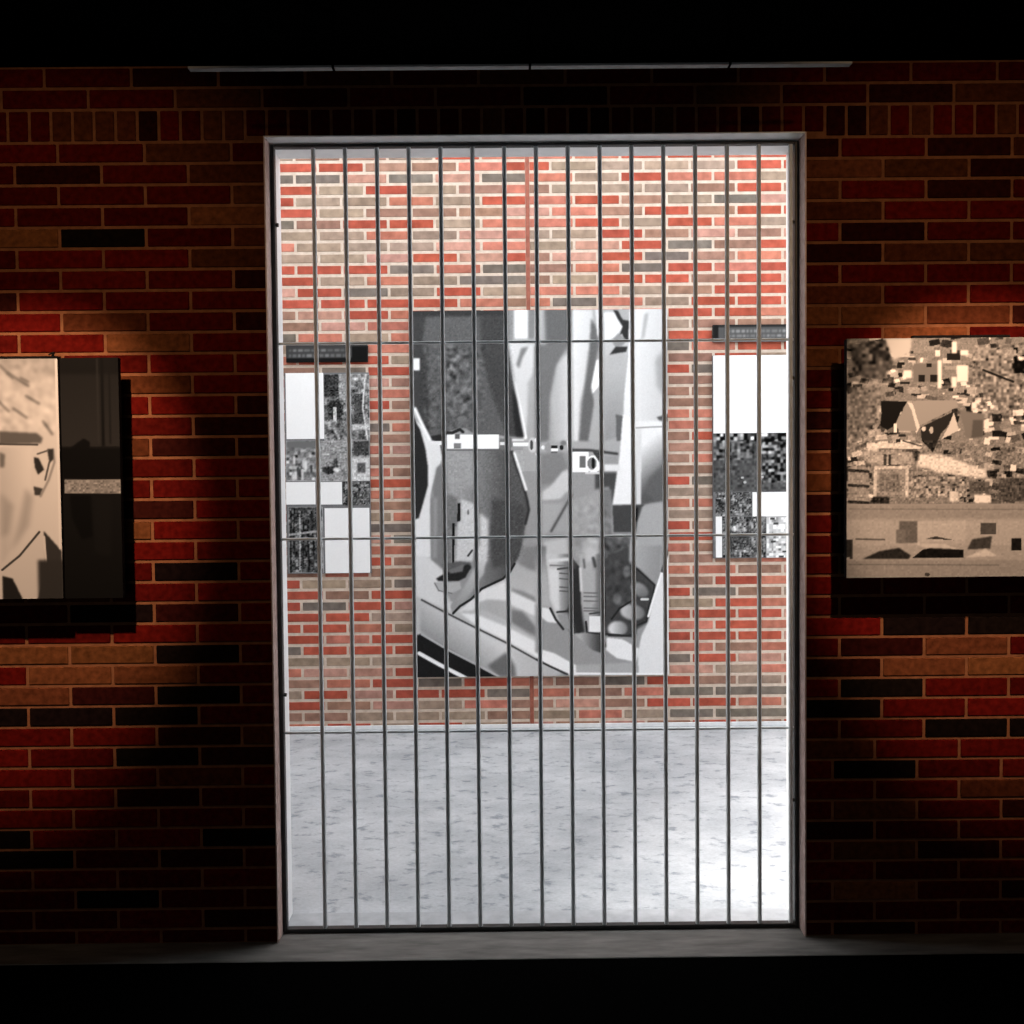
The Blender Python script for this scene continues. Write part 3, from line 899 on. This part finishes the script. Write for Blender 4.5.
def photo(kind):
    def f(c):
        x0, y0, x1, y1 = c.x0 + 3, c.y0 + 3, c.x0 + c.w / c.S - 3, c.y0 + c.h / c.S - 3
        W, H = x1 - x0, y1 - y0
        if kind == 'street':           # dark trunk and standing person
            crowd(c, x0, y0, x1, y1, 70, 170, 2.4, 30)
            c.rect(x0, y0, x0 + W * .33, y0 + H * .34, 52, 1)
            c.rect(x0 + W * .34, y0, x0 + W * .52, y0 + H * .4, 150, 1)
            c.rect(x0 + W * .66, y0 + H * .3, x0 + W * .9, y0 + H * .85, 70, 1)
            c.oval(x0 + W * .24, y0 + H * .54, W * .18, H * .15, 46, 1)
            c.rect(x0 + W * .2, y0 + H * .5, x0 + W * .27, y0 + H * .72, 196)
            c.rect(x0 + W * .6, y0 + H * .75, x1, y0 + H * .84, 190, 1)
            c.line([(x0 + W * .92, y0), (x0 + W * .85, y0 + H * .5), (x0 + W * .95, y1)], 1.6, 210)
            c.noise(x0, y0, x1, y1, 22, 1.3)
        elif kind == 'crowd':
            crowd(c, x0, y0, x1, y1, 80, 180, 2.2, 34)
            for _ in range(9):
                px_, py_ = random.uniform(x0 + 2, x1 - 2), random.uniform(y0 + H * .45, y1 - 3)
                c.rect(px_ - 1, py_ - 4, px_ + 1.2, py_ + 4, random.choice([50, 60, 215, 228]), 1)
            c.rect(x0, y0, x1, y0 + H * .2, 110, 2)
        elif kind == 'yard':
            c.rect(x0, y0, x1, y1, 148)
            c.noise(x0, y0, x1, y1, 14, 2.0)
            c.rect(x0 + W * .68, y0, x1, y0 + H * .36, 66, 1)
            c.rect(x0 + W * .62, y0 + H * .42, x1, y1, 205, 1)
            c.rect(x0 + W * .75, y0 + H * .55, x0 + W * .92, y0 + H * .8, 90, 1)
            c.oval(x0 + W * .2, y0 + H * .72, W * .14, H * .1, 45, 1)
            c.oval(x0 + W * .33, y0 + H * .6, W * .05, H * .18, 60, 1)
            c.oval(x0 + W * .34, y0 + H * .72, W * .06, H * .06, 230, 1)
            c.noise(x0, y0, x1, y1, 18, 1.4)
        elif kind == 'trees':
            crowd(c, x0, y0, x1, y1, 50, 120, 2.4, 26)
            for i in range(8):
                px_ = x0 + W * (i + .5) / 8 + random.uniform(-1, 1)
                c.line([(px_, y0 + random.uniform(0, H * .3)), (px_ + random.uniform(-3, 3), y1 - random.uniform(0, H * .3))], random.uniform(1, 2.4), random.choice([30, 40, 190, 150, 36]), 0)
            c.line([(x0, y0 + H * .42), (x1, y0 + H * .36)], 2, 165)
            c.noise(x0, y0, x1, y1, 24, 1.4)
        elif kind == 'march':          # a dark crowd under a white sky
            c.rect(x0 - 3, y0 - 3, x1 + 3, y1 + 3, 78)
            c.noise(x0, y0, x1, y0 + H * .14, 90, 3.4, 1)
            c.noise(x0, y0 + H * .1, x1, y1, 16, 2.4, 1)
            c.noise(x0 + W * .55, y0 + H * .1, x1, y0 + H * .85, 70, 3.0, 1)
            c.noise(x0, y0 + H * .12, x0 + W * .5, y0 + H * .45, 52, 3.0, 1)
            for _ in range(5):
                px_ = random.uniform(x0 + W * .3, x0 + W * .6)
                c.oval(px_, random.uniform(y0 + H * .55, y0 + H * .9), 1.4, 1.2, 190, 0)
        elif kind == 'people':
            c.rect(x0 - 3, y0 - 3, x1 + 3, y1 + 3, 98)
            c.noise(x0, y0, x1, y1, 34, 2.4)
            c.rect(x0 + W * .12, y0 + H * .35, x0 + W * .26, y0 + H * .85, 58, 1)
            c.rect(x0 + W * .3, y0 + H * .4, x0 + W * .62, y0 + H * .72, 66, 1)
            c.oval(x0 + W * .28, y0 + H * .3, W * .06, H * .07, 200, 1); c.oval(x0 + W * .5, y0 + H * .32, W * .06, H * .07, 170, 1)
            c.noise(x0, y0, x1, y1, 30, 1.2)
        elif kind == 'scatter':
            c.rect(x0 - 3, y0 - 3, x1 + 3, y1 + 3, 206)
            c.noise(x0, y0, x1, y1, 40, 2.4)
            for _ in range(6):
                px_, py_ = random.uniform(x0, x1 - 4), random.uniform(y0, y1)
                c.rect(px_, py_, px_ + 5, py_ + 2, 62, 0)
    return f


lb = (286.0, 373.0, 370.0, 573.5)
lx = rect_ext(((lb[0] - .3, lb[1] - .3), (lb[2], lb[1] - .3), (lb[2], lb[3]), (lb[0] - .3, lb[3])), SY)
left_board = empty('exhibit_board', ((lx[0] + lx[1]) / 2, BY, lx[2]), 'exhibit board of many small photos and white sheets, left of the handcuffed hands photo', 'exhibit board', 'exhibit boards beyond the gate')
backing('board', lx, SY + 0.0006, BY, M['board_grey'], left_board)
for nm, r_, p_ in (('text_panel', (286, 373, 323.7, 439), plain(246)), ('photo_print', (324, 374, 369.6, 440.5), photo('street')),
                   ('photo_print', (286.2, 440.5, 318.5, 481), photo('crowd')), ('photo_print', (319, 441, 369.6, 481), photo('yard')),
                   ('text_panel', (286, 482, 315.5, 504.5), plain(246)), ('text_panel', (319.8, 482, 342, 504.5), plain(246)), ('photo_print', (342.5, 481.4, 369.8, 505.5), photo('people')),
                   ('photo_print', (288.8, 507, 323, 573), photo('trees')), ('text_panel', (325, 508, 369.8, 573), plain(246))):
    sub_board(left_board, nm, *r_, p_)

rb = (713.0, 355.0, 797.5, 558.0)
rx = rect_ext(((rb[0], rb[1]), (rb[2], rb[1]), (rb[2], rb[3]), (rb[0], rb[3])), SY)
right_board = empty('exhibit_board', ((rx[0] + rx[1]) / 2, BY, rx[2]), 'exhibit board with a large white sheet above a dark crowd photo, beyond the gate', 'exhibit board', 'exhibit boards beyond the gate')
backing('board', rx, SY + 0.0006, BY, M['board_grey'], right_board)
for nm, r_, p_ in (('text_panel', (713.3, 355.2, 797, 433), plain(244, False)), ('photo_print', (713.3, 433, 797, 491.5), photo('march')),
                   ('photo_print', (715.5, 492, 752, 516), photo('people')), ('text_panel', (752.5, 492, 797, 516.5), plain(246, False)),
                   ('text_panel', (715.8, 516.5, 722, 557.5), plain(242, False)), ('photo_print', (722.4, 516.5, 766, 557.5), photo('people')), ('photo_print', (766.5, 517, 797, 557.5), photo('scatter'))):
    sub_board(right_board, nm, *r_, p_)


def header(x0, y0, x1, y1, label, tone, left):
    q = ((x0, y0), (x1, y0), (x1, y1), (x0, y1))
    e_ = rect_ext(q, SY)
    h = empty('header_sign', ((e_[0] + e_[1]) / 2, BY, e_[2]), label, 'sign', 'header signs above the boards')
    backing('board', e_, SY + 0.0006, BY, M['board_black'], h)
    cv = Canvas(x0 - 2, y0 - 2, x1 + 2, y1 + 2, tone)
    H = y1 - y0
    if left:
        for i, yy in enumerate((y0 + H * .3, y0 + H * .62)):
            xx = x0 + 3
            while xx < x0 + (x1 - x0) * .76:
                l_ = random.uniform(2, 6)
                cv.rect(xx, yy - 1.3, xx + l_, yy + 1.3, random.choice([108, 126, 96]), 1)
                xx += l_ + 1.4
        cv.rect(x0, y1 - 4.2, x1, y1 + 2, 22); cv.rect(x0 + (x1 - x0) * .81, y0 + 1, x1, y1, 20)
        cv.rect(x0, y0 - 2, x1, y0 + 1.5, 62)
    else:
        for i, yy in enumerate((y0 + H * .38, y0 + H * .66)):
            xx = x0 + 13
            while xx < x1 - 4:
                l_ = random.uniform(2, 6)
                cv.rect(xx, yy - 1.3, xx + l_, yy + 1.3, random.choice([128, 144, 116]), 1)
                xx += l_ + 1.4
        cv.rect(x0, y0 - 2, x1, y0 + 2.6, 44); cv.rect(x0, y0, x0 + 5.5, y1 - 3.5, 28); cv.rect(x0, y1 - 3, x1, y1 + 2, 122)
    print_sheet('sign_face', cv, q, SY, h, step=0.8, k=0.85)


header(286, 345, 367.6, 362, 'small dark header sign above the board with the tall white corner sheet', 64, True)
header(713, 324.5, 797, 341.6, 'small dark header sign above the large white sheet and crowd photo', 84, False)

# ------------------------------------------------ panels in the dark room
SEPIA = (1.0, 0.97, 0.94)


def paint_aerial():
    T = tile(800, 310, 3.0118)
    c = Canvas(842, 334, 1150, 582, 122)
    for i in range(900):                    # huts, yards and roofs
        px_, py_ = random.uniform(842, 1148), random.uniform(336, 502)
        hw, hh = random.uniform(1.4, 6.4), random.uniform(0.9, 3.8)
        a_ = random.uniform(-0.5, 0.5)
        ca, sa = math.cos(a_), math.sin(a_)
        v_ = min(226, max(28, random.gauss(122, 58)))
        if random.random() < 0.10:
            v_ = random.choice([30, 36, 44])
        if random.random() < 0.06:
            v_, hw, hh = random.choice([214, 226]), hw * 0.5, hh * 0.8
        c.poly([(px_ + ca * u - sa * w_ * 0.8, py_ + sa * u * 0.5 + ca * w_) for u, w_ in ((-hw, -hh), (hw, -hh), (hw, hh), (-hw, hh))], v_, 0)
    c.noise(846, 338, 1150, 505, 7, 1.2)
    c.poly(T((150, 100), (260, 90), (280, 160), (240, 215), (160, 190)), 66, 2)
    c.noise(848, 340, 890, 385, 40, 3.4, 2)
    c.poly(T((150, 230), (240, 230), (230, 330), (150, 420)), 104, 3); c.noise(848, 385, 880, 450, 22, 2.2, 1)
    c.poly(T((255, 85), (335, 85), (330, 130), (280, 150)), 176, 2)
    c.rect(*T((340, 160))[0], *T((420, 215))[0], 110, 1)
    for q in ((355, 195, 375, 215), (390, 195, 420, 215), (290, 160, 305, 175), (380, 160, 395, 172), (440, 130, 480, 150), (300, 215, 330, 222), (595, 150, 640, 170), (640, 140, 690, 190)):
        c.rect(*T((q[0], q[1]))[0], *T((q[2], q[3]))[0], 34, 0)
    for q in ((310, 180, 335, 203), (470, 165, 505, 215), (480, 120, 505, 135), (655, 140, 690, 150), (412, 150, 424, 235), (455, 95, 470, 130), (515, 275, 532, 302), (455, 200, 470, 230)):
        c.rect(*T((q[0], q[1]))[0], *T((q[2], q[3]))[0], 218, 1)
    c.poly(T((540, 110), (640, 150), (650, 300), (560, 250)), 116, 3); c.noise(972, 345, 1150, 420, 30, 2.6, 1)
    c.line(T((550, 180), (600, 200), (640, 215)), 2.2, 30)
    # roofs and gables
    c.poly(T((242, 272), (322, 274), (300, 310), (285, 345), (262, 360), (240, 345), (245, 310)), 26, 0)
    c.poly(T((322, 276), (338, 280), (360, 350), (350, 370), (330, 310)), 200, 0)
    c.poly(T((322, 276), (285, 345), (300, 362), (352, 362), (335, 300)), 136, 0)
    c.poly(T((336, 272), (470, 270), (475, 290), (360, 346)), 142, 0)
    c.poly(T((462, 304), (362, 352), (366, 392), (400, 428), (424, 370), (444, 348)), 44, 0)
    c.oval(*T((372, 356))[0], 2.2, 2.4, 200, 0); c.oval(*T((395, 360))[0], 2, 3.4, 170, 0)
    c.poly(T((462, 308), (478, 360), (425, 388), (446, 350)), 188, 0)
    c.poly(T((478, 300), (555, 312), (550, 380), (500, 385)), 112, 1); c.poly(T((520, 330), (550, 330), (550, 380), (515, 385)), 84, 1)
    c.rect(*T((282, 340))[0], *T((290, 368))[0], 222, 0)
    c.poly(T((200, 398), (368, 400), (366, 416), (200, 414)), 196, 0); c.line(T((310, 392), (365, 408)), 1.6, 60)
    c.poly(T((360, 430), (440, 440), (560, 480), (560, 505), (430, 490), (350, 470)), 204, 2)
    c.poly(T((190, 420), (340, 430), (340, 465), (200, 460)), 150, 2)
    for x_ in (252, 266):
        c.rect(*T((x_, 432))[0], *T((x_ + 8, 465))[0], 66, 0)
    c.rect(*T((222, 468))[0], *T((328, 562))[0], 136, 0); c.line(T((226, 560), (228, 472), (322, 472), (322, 556)), 3, 188)
    c.rect(*T((240, 490))[0], *T((300, 545))[0], 112, 1)
    c.rect(*T((340, 500))[0], *T((500, 560))[0], 128, 1); c.noise(914, 476, 966, 497, 30, 2.4)
    c.rect(*T((145, 470))[0], *T((208, 580))[0], 138, 1)
    for y_ in (480, 525, 575):
        c.line(T((148, y_), (205, y_ + 4)), 3, 48)
    c.rect(*T((510, 515))[0], *T((570, 550))[0], 84, 1); c.rect(*T((525, 555))[0], *T((575, 580))[0], 222, 1); c.rect(*T((600, 505))[0], *T((680, 575))[0], 76, 1)
    c.rect(*T((450, 545))[0], *T((478, 575))[0], 206, 1)
    c.poly(T((220, 560), (270, 560), (270, 582), (210, 582)), 44, 1)
    c.noise(848, 440, 1150, 503, 14, 1.8)
    # foreground yard, out of focus
    c.rect(842, 503.5, 1150, 582, 150)
    c.rect(842, 504, 1150, 518, 138, 2); c.rect(842, 520, 1150, 545, 158, 2)
    c.line(T((150, 597), (680, 600)), 1.3, 118)
    c.rect(*T((300, 634))[0], *T((356, 700))[0], 96, 1); c.rect(*T((290, 660))[0], *T((320, 700))[0], 110, 1)
    c.poly(T((356, 634), (500, 634), (500, 690), (356, 700)), 168, 1)
    c.line(T((170, 688), (255, 690)), 1.6, 84)
    c.poly(T((190, 748), (240, 725), (300, 715), (335, 738), (330, 748)), 44, 1)
    c.poly(T((340, 745), (372, 720), (410, 712), (494, 722), (494, 745)), 26, 0)
    c.poly(T((380, 688), (410, 680), (465, 692)), 60, 0); c.poly(T((340, 700), (440, 705), (480, 720), (380, 715)), 178, 1)
    c.rect(*T((545, 640))[0], *T((592, 675))[0], 76, 0); c.poly(T((505, 720), (520, 690), (580, 680), (575, 718)), 62, 1)
    c.poly(T((500, 745), (560, 718), (595, 740)), 186, 1); c.rect(*T((638, 686))[0], *T((668, 725))[0], 28, 0)
    c.rect(*T((150, 690))[0], *T((160, 748))[0], 60, 0); c.poly(T((140, 690), (155, 690), (155, 740), (140, 745)), 46, 0)
    c.rect(842, 560, 1150, 582, 136, 1); c.line(T((150, 765), (600, 768)), 1.4, 112); c.oval(*T((385, 796))[0], 2.6, 2, 60, 0)
    c.noise(846, 505, 1150, 577, 4, 2.0)
    c.a = (c.a - 120) * 1.22 + 134
    return c


FY = -0.14
QA = ((846.5, 338.5), (1135, 336.5), (1135, 575.5), (847, 577.5))
ext = rect_ext(QA, FY)
aerial = empty('exhibit_photograph', ((ext[0] + ext[1]) / 2, 0, ext[2]), 'sepia photo of crowded rooftops on the dark brick wall beside the doorway', 'photograph', 'photographs in the dark room')
backing('board', ext, FY + 0.0006, FY + 0.03, M['board_black'], aerial)
s = MB()
s.box(ext[0] + 0.05, ext[1] - 0.05, FY + 0.03, 0.0, ext[2] + 0.05, ext[3] - 0.05)
s.build('spacer', M['board_black'], aerial, ((ext[0] + ext[1]) / 2, -0.002, ext[2] + 0.05))
print_sheet('photo_print', paint_aerial(), QA, FY, aerial, tint=SEPIA, k=0.66)
xa, za = at(913, 336.5, FY)[0], ext[3]
s = MB()
s.box(xa, at(1010, 336, FY)[0], FY - 0.002, FY + 0.02, za + 0.0005, za + 0.009, bevel=0.001)
s.build('top_clip', M['board_black'], aerial, (xa, FY, za))


def paint_portrait():
    T = tile(0, 350, 3.94)
    c = Canvas(-122, 352, 66, 606, 165)
    c.rect(-122, 352, 66, 606, (196, 206, 0, 0, 60, 0))
    c.rect(-122, 352, 66, 400, (158, 200, 0, 355, 0, 400), 2)
    for (p, q) in (((40, 90), (120, 140)), ((60, 230), (110, 265)), ((10, 60), (60, 110)), ((110, 180), (160, 210)), ((175, 280), (210, 330)), ((0, 200), (40, 240)), ((90, 110), (120, 125))):
        c.line(T(p, q), 2.6, 118, 2)
    c.noise(-122, 358, 60, 430, 16, 3.6, 4)
    c.poly(T((0, 318), (150, 326), (172, 345), (165, 366), (0, 372)), 92, 2)
    c.line(T((0, 370), (150, 372)), 2, 66, 0); c.line(T((0, 378), (140, 380)), 2.2, 204)
    c.poly(T((0, 385), (130, 385), (120, 560), (60, 760), (0, 840)), (182, 210, 0, 0, 30, 0), 4)
    c.poly(T((0, 400), (22, 410), (18, 460), (0, 462)), 108, 2)
    c.poly(T((0, 560), (50, 610), (30, 720), (0, 740)), 160, 5)
    c.poly(T((100, 540), (128, 580), (110, 690), (40, 790), (70, 680)), 166, 5)
    # ear
    c.poly(T((130, 400), (165, 385), (215, 385), (215, 440), (190, 510), (155, 575), (130, 560)), 206, 2)
    c.line(T((212, 390), (216, 440), (192, 510), (158, 575)), 2.2, 140, 1)
    c.poly(T((135, 420), (155, 425), (175, 470), (150, 490), (138, 460)), 44, 1)
    c.poly(T((188, 388), (212, 388), (212, 430), (196, 445)), 52, 1); c.line(T((150, 408), (190, 395)), 1.8, 96); c.line(T((196, 440), (178, 510)), 2, 86)
    c.poly(T((132, 535), (168, 545), (155, 572), (134, 570)), 62, 1)
    # collar, tie, coat
    c.poly(T((168, 712), (236, 790), (236, 1000), (130, 1000), (165, 860)), 52, 1)
    c.poly(T((155, 715), (172, 740), (168, 850), (140, 980), (0, 980), (0, 876), (60, 820)), 196, 1)
    c.poly(T((0, 890), (40, 900), (80, 985), (0, 985)), 34, 1)
    c.line(T((150, 716), (70, 810), (0, 866)), 2.2, 62, 0); c.line(T((168, 735), (176, 870)), 2, 205)
    c.rect(36, 560, 62, 606, 48, 3)
    c.line([(58.6, 360), (58.6, 548)], 2.2, 218)
    # the half outside the picture mirrors what is seen
    n = int((-28 - c.x0) * c.S)
    src = c.a[:, n:n + n]
    c.a[:, n - src.shape[1]:n] = src[:, ::-1]
    c.oval(-12, 452, 8, 3, 60, 1); c.oval(-44, 452, 8, 3, 60, 1)
    c.poly([(-32, 455), (-24, 455), (-19, 494), (-37, 494)], 140, 2); c.line([(-38, 495), (-28, 498), (-18, 495)], 1.8, 84, 1)
    c.line([(-46, 522), (-28, 519), (-10, 522)], 3, 92, 1)
    return c


QP = ((-116, 360), (60, 358.5), (60.5, 598.5), (-116, 600))
ext = rect_ext(QP, FY)
portrait = empty('exhibit_photograph', ((ext[0] + ext[1]) / 2, 0, ext[2]), 'sepia portrait photo of a man in collar and tie on the dark brick wall', 'photograph', 'photographs in the dark room')
backing('board', ext, FY + 0.0006, FY + 0.03, M['board_black'], portrait)
s = MB()
s.box(ext[0] + 0.05, ext[1] - 0.05, FY + 0.03, 0.0, ext[2] + 0.05, ext[3] - 0.05)
s.build('spacer', M['board_black'], portrait, ((ext[0] + ext[1]) / 2, -0.002, ext[2] + 0.05))
print_sheet('photo_print', paint_portrait(), QP, FY, portrait, tint=SEPIA, k=0.66)
hx, hz = at(51, 357, FY)[0], ext[3]
s = MB()
s.box(ext[0], ext[1], FY + 0.001, FY + 0.028, hz + 0.0018, hz + 0.008, bevel=0.001)
s.build('top_rail', M['board_black'], portrait, (hx, FY, hz))
s = MB()
s.tube((hx, FY + 0.012, hz + 0.009), (hx + 0.004, FY + 0.012, hz + 0.022), 0.004, 10)
s.tube((hx + 0.004, FY + 0.012, hz + 0.022), (hx - 0.004, FY - 0.006, hz + 0.012), 0.003, 10)
s.build('hanging_hook', M['board_black'], portrait, (hx, FY, hz))


def paint_dark():
    T = tile(0, 330, 3.103)
    c = Canvas(60, 352, 122, 606, 30)
    c.rect(60, 352, 122, 446, (40, 62, 0, 356, 0, 440))
    c.rect(60, 352, 122, 374, 30, 3)
    c.poly(T((318, 85), (328, 85), (328, 360), (318, 360)), 22, 1); c.line(T((345, 90), (345, 350)), 1.5, 30, 1); c.line(T((308, 90), (308, 350)), 1.2, 72, 1)
    c.poly(T((186, 365), (215, 370), (240, 350), (262, 335), (280, 345), (285, 420), (300, 380), (320, 370), (332, 420), (350, 400), (360, 450), (186, 452)), 14, 1)
    c.rect(60, 474, 122, 606, (26, 20, 0, 500, 0, 600))
    c.rect(60, 448, 122, 478, 12, 1)
    c.poly(T((215, 510), (280, 510), (285, 640), (250, 650), (220, 580)), 10, 2); c.poly(T((290, 520), (345, 520), (340, 700), (290, 690)), 30, 3)
    c.a *= 0.62
    c.rect(*T((200, 463))[0], *T((376, 506))[0], 128, 0)
    c.noise(64.5, 480, 121, 492.5, 16, 1.8)
    return c


QD = ((62.5, 358), (120, 357.5), (121, 598), (62.5, 598.5))
DY = -0.125
ext = rect_ext(QD, DY)
darkp = empty('exhibit_photograph', ((ext[0] + ext[1]) / 2, 0, ext[2]), 'narrow black photo with one pale strip, beside the portrait of a man', 'photograph', 'photographs in the dark room')
backing('board', ext, DY + 0.0006, DY + 0.025, M['board_black'], darkp, 0.0)
s = MB()
s.box(ext[0] + 0.04, ext[1] - 0.04, DY + 0.025, 0.0, ext[2] + 0.05, ext[3] - 0.05)
s.build('spacer', M['board_black'], darkp, ((ext[0] + ext[1]) / 2, -0.002, ext[2] + 0.05))
print_sheet('photo_print', paint_dark(), QD, DY, darkp, tint=SEPIA, k=0.66)


# ============================================================ LIGHT
def spot(name, loc, target, watts, size, blend, colour, radius=0.03):
    ld = bpy.data.lights.new(name, 'SPOT')
    ld.energy = watts
    ld.spot_size = math.radians(size)
    ld.spot_blend = blend
    ld.color = colour
    ld.shadow_soft_size = radius
    ob = bpy.data.objects.new(name, ld)
    COL.objects.link(ob)
    ob.location = loc
    ob.rotation_euler = (Vector(target) - Vector(loc)).to_track_quat('-Z', 'Y').to_euler()
    return ob


WARM = (1.0, 0.67, 0.46)
for sx in (-1, 1):
    spot('ceiling_spot_and_wash', (sx * 1.24, -1.7, 3.0), (sx * 1.72, 0, 1.55), 350, 37, 0.55, WARM)
    spot('ceiling_spot_and_wash', (sx * 1.24, -1.7, 3.0), (sx * 1.6, 0, 2.05), 40, 80, 1.0, (1.0, 0.62, 0.32))  # dim wide wash added at the same point, lifting the upper wall

# fill lamp added at the rear wall to brighten the gate bars
al = bpy.data.lights.new('rear_fill', 'AREA')
al.shape = 'RECTANGLE'
al.size, al.size_y = 2.4, 2.2
al.energy = 14
al.color = (0.92, 0.97, 1.0)
ao = bpy.data.objects.new('rear_fill', al)
COL.objects.link(ao)
ao.location = (0, -6.95, 1.3)
ao.rotation_euler = (math.radians(90), 0, 0)

wd = bpy.data.worlds.new('overcast_sky')
SC.world = wd
wd.use_nodes = True
bg = wd.node_tree.nodes['Background']
bg.inputs['Color'].default_value = (0.93, 0.97, 1.0, 1)
bg.inputs['Strength'].default_value = 3.2

sl = bpy.data.lights.new('sun', 'SUN')
sl.energy = 8.0
sl.angle = math.radians(10)
sl.color = (1.0, 0.97, 0.93)
so = bpy.data.objects.new('sun', sl)
COL.objects.link(so)
so.location = (0, 2, 8)
so.rotation_euler = Vector((0.75, -0.03, -1.0)).to_track_quat('-Z', 'Y').to_euler()

SC.view_settings.view_transform = 'Standard'
SC.view_settings.look = 'None'
SC.view_settings.exposure = 0.0
SC.view_settings.gamma = 1.0
SC.view_settings.use_curve_mapping = False
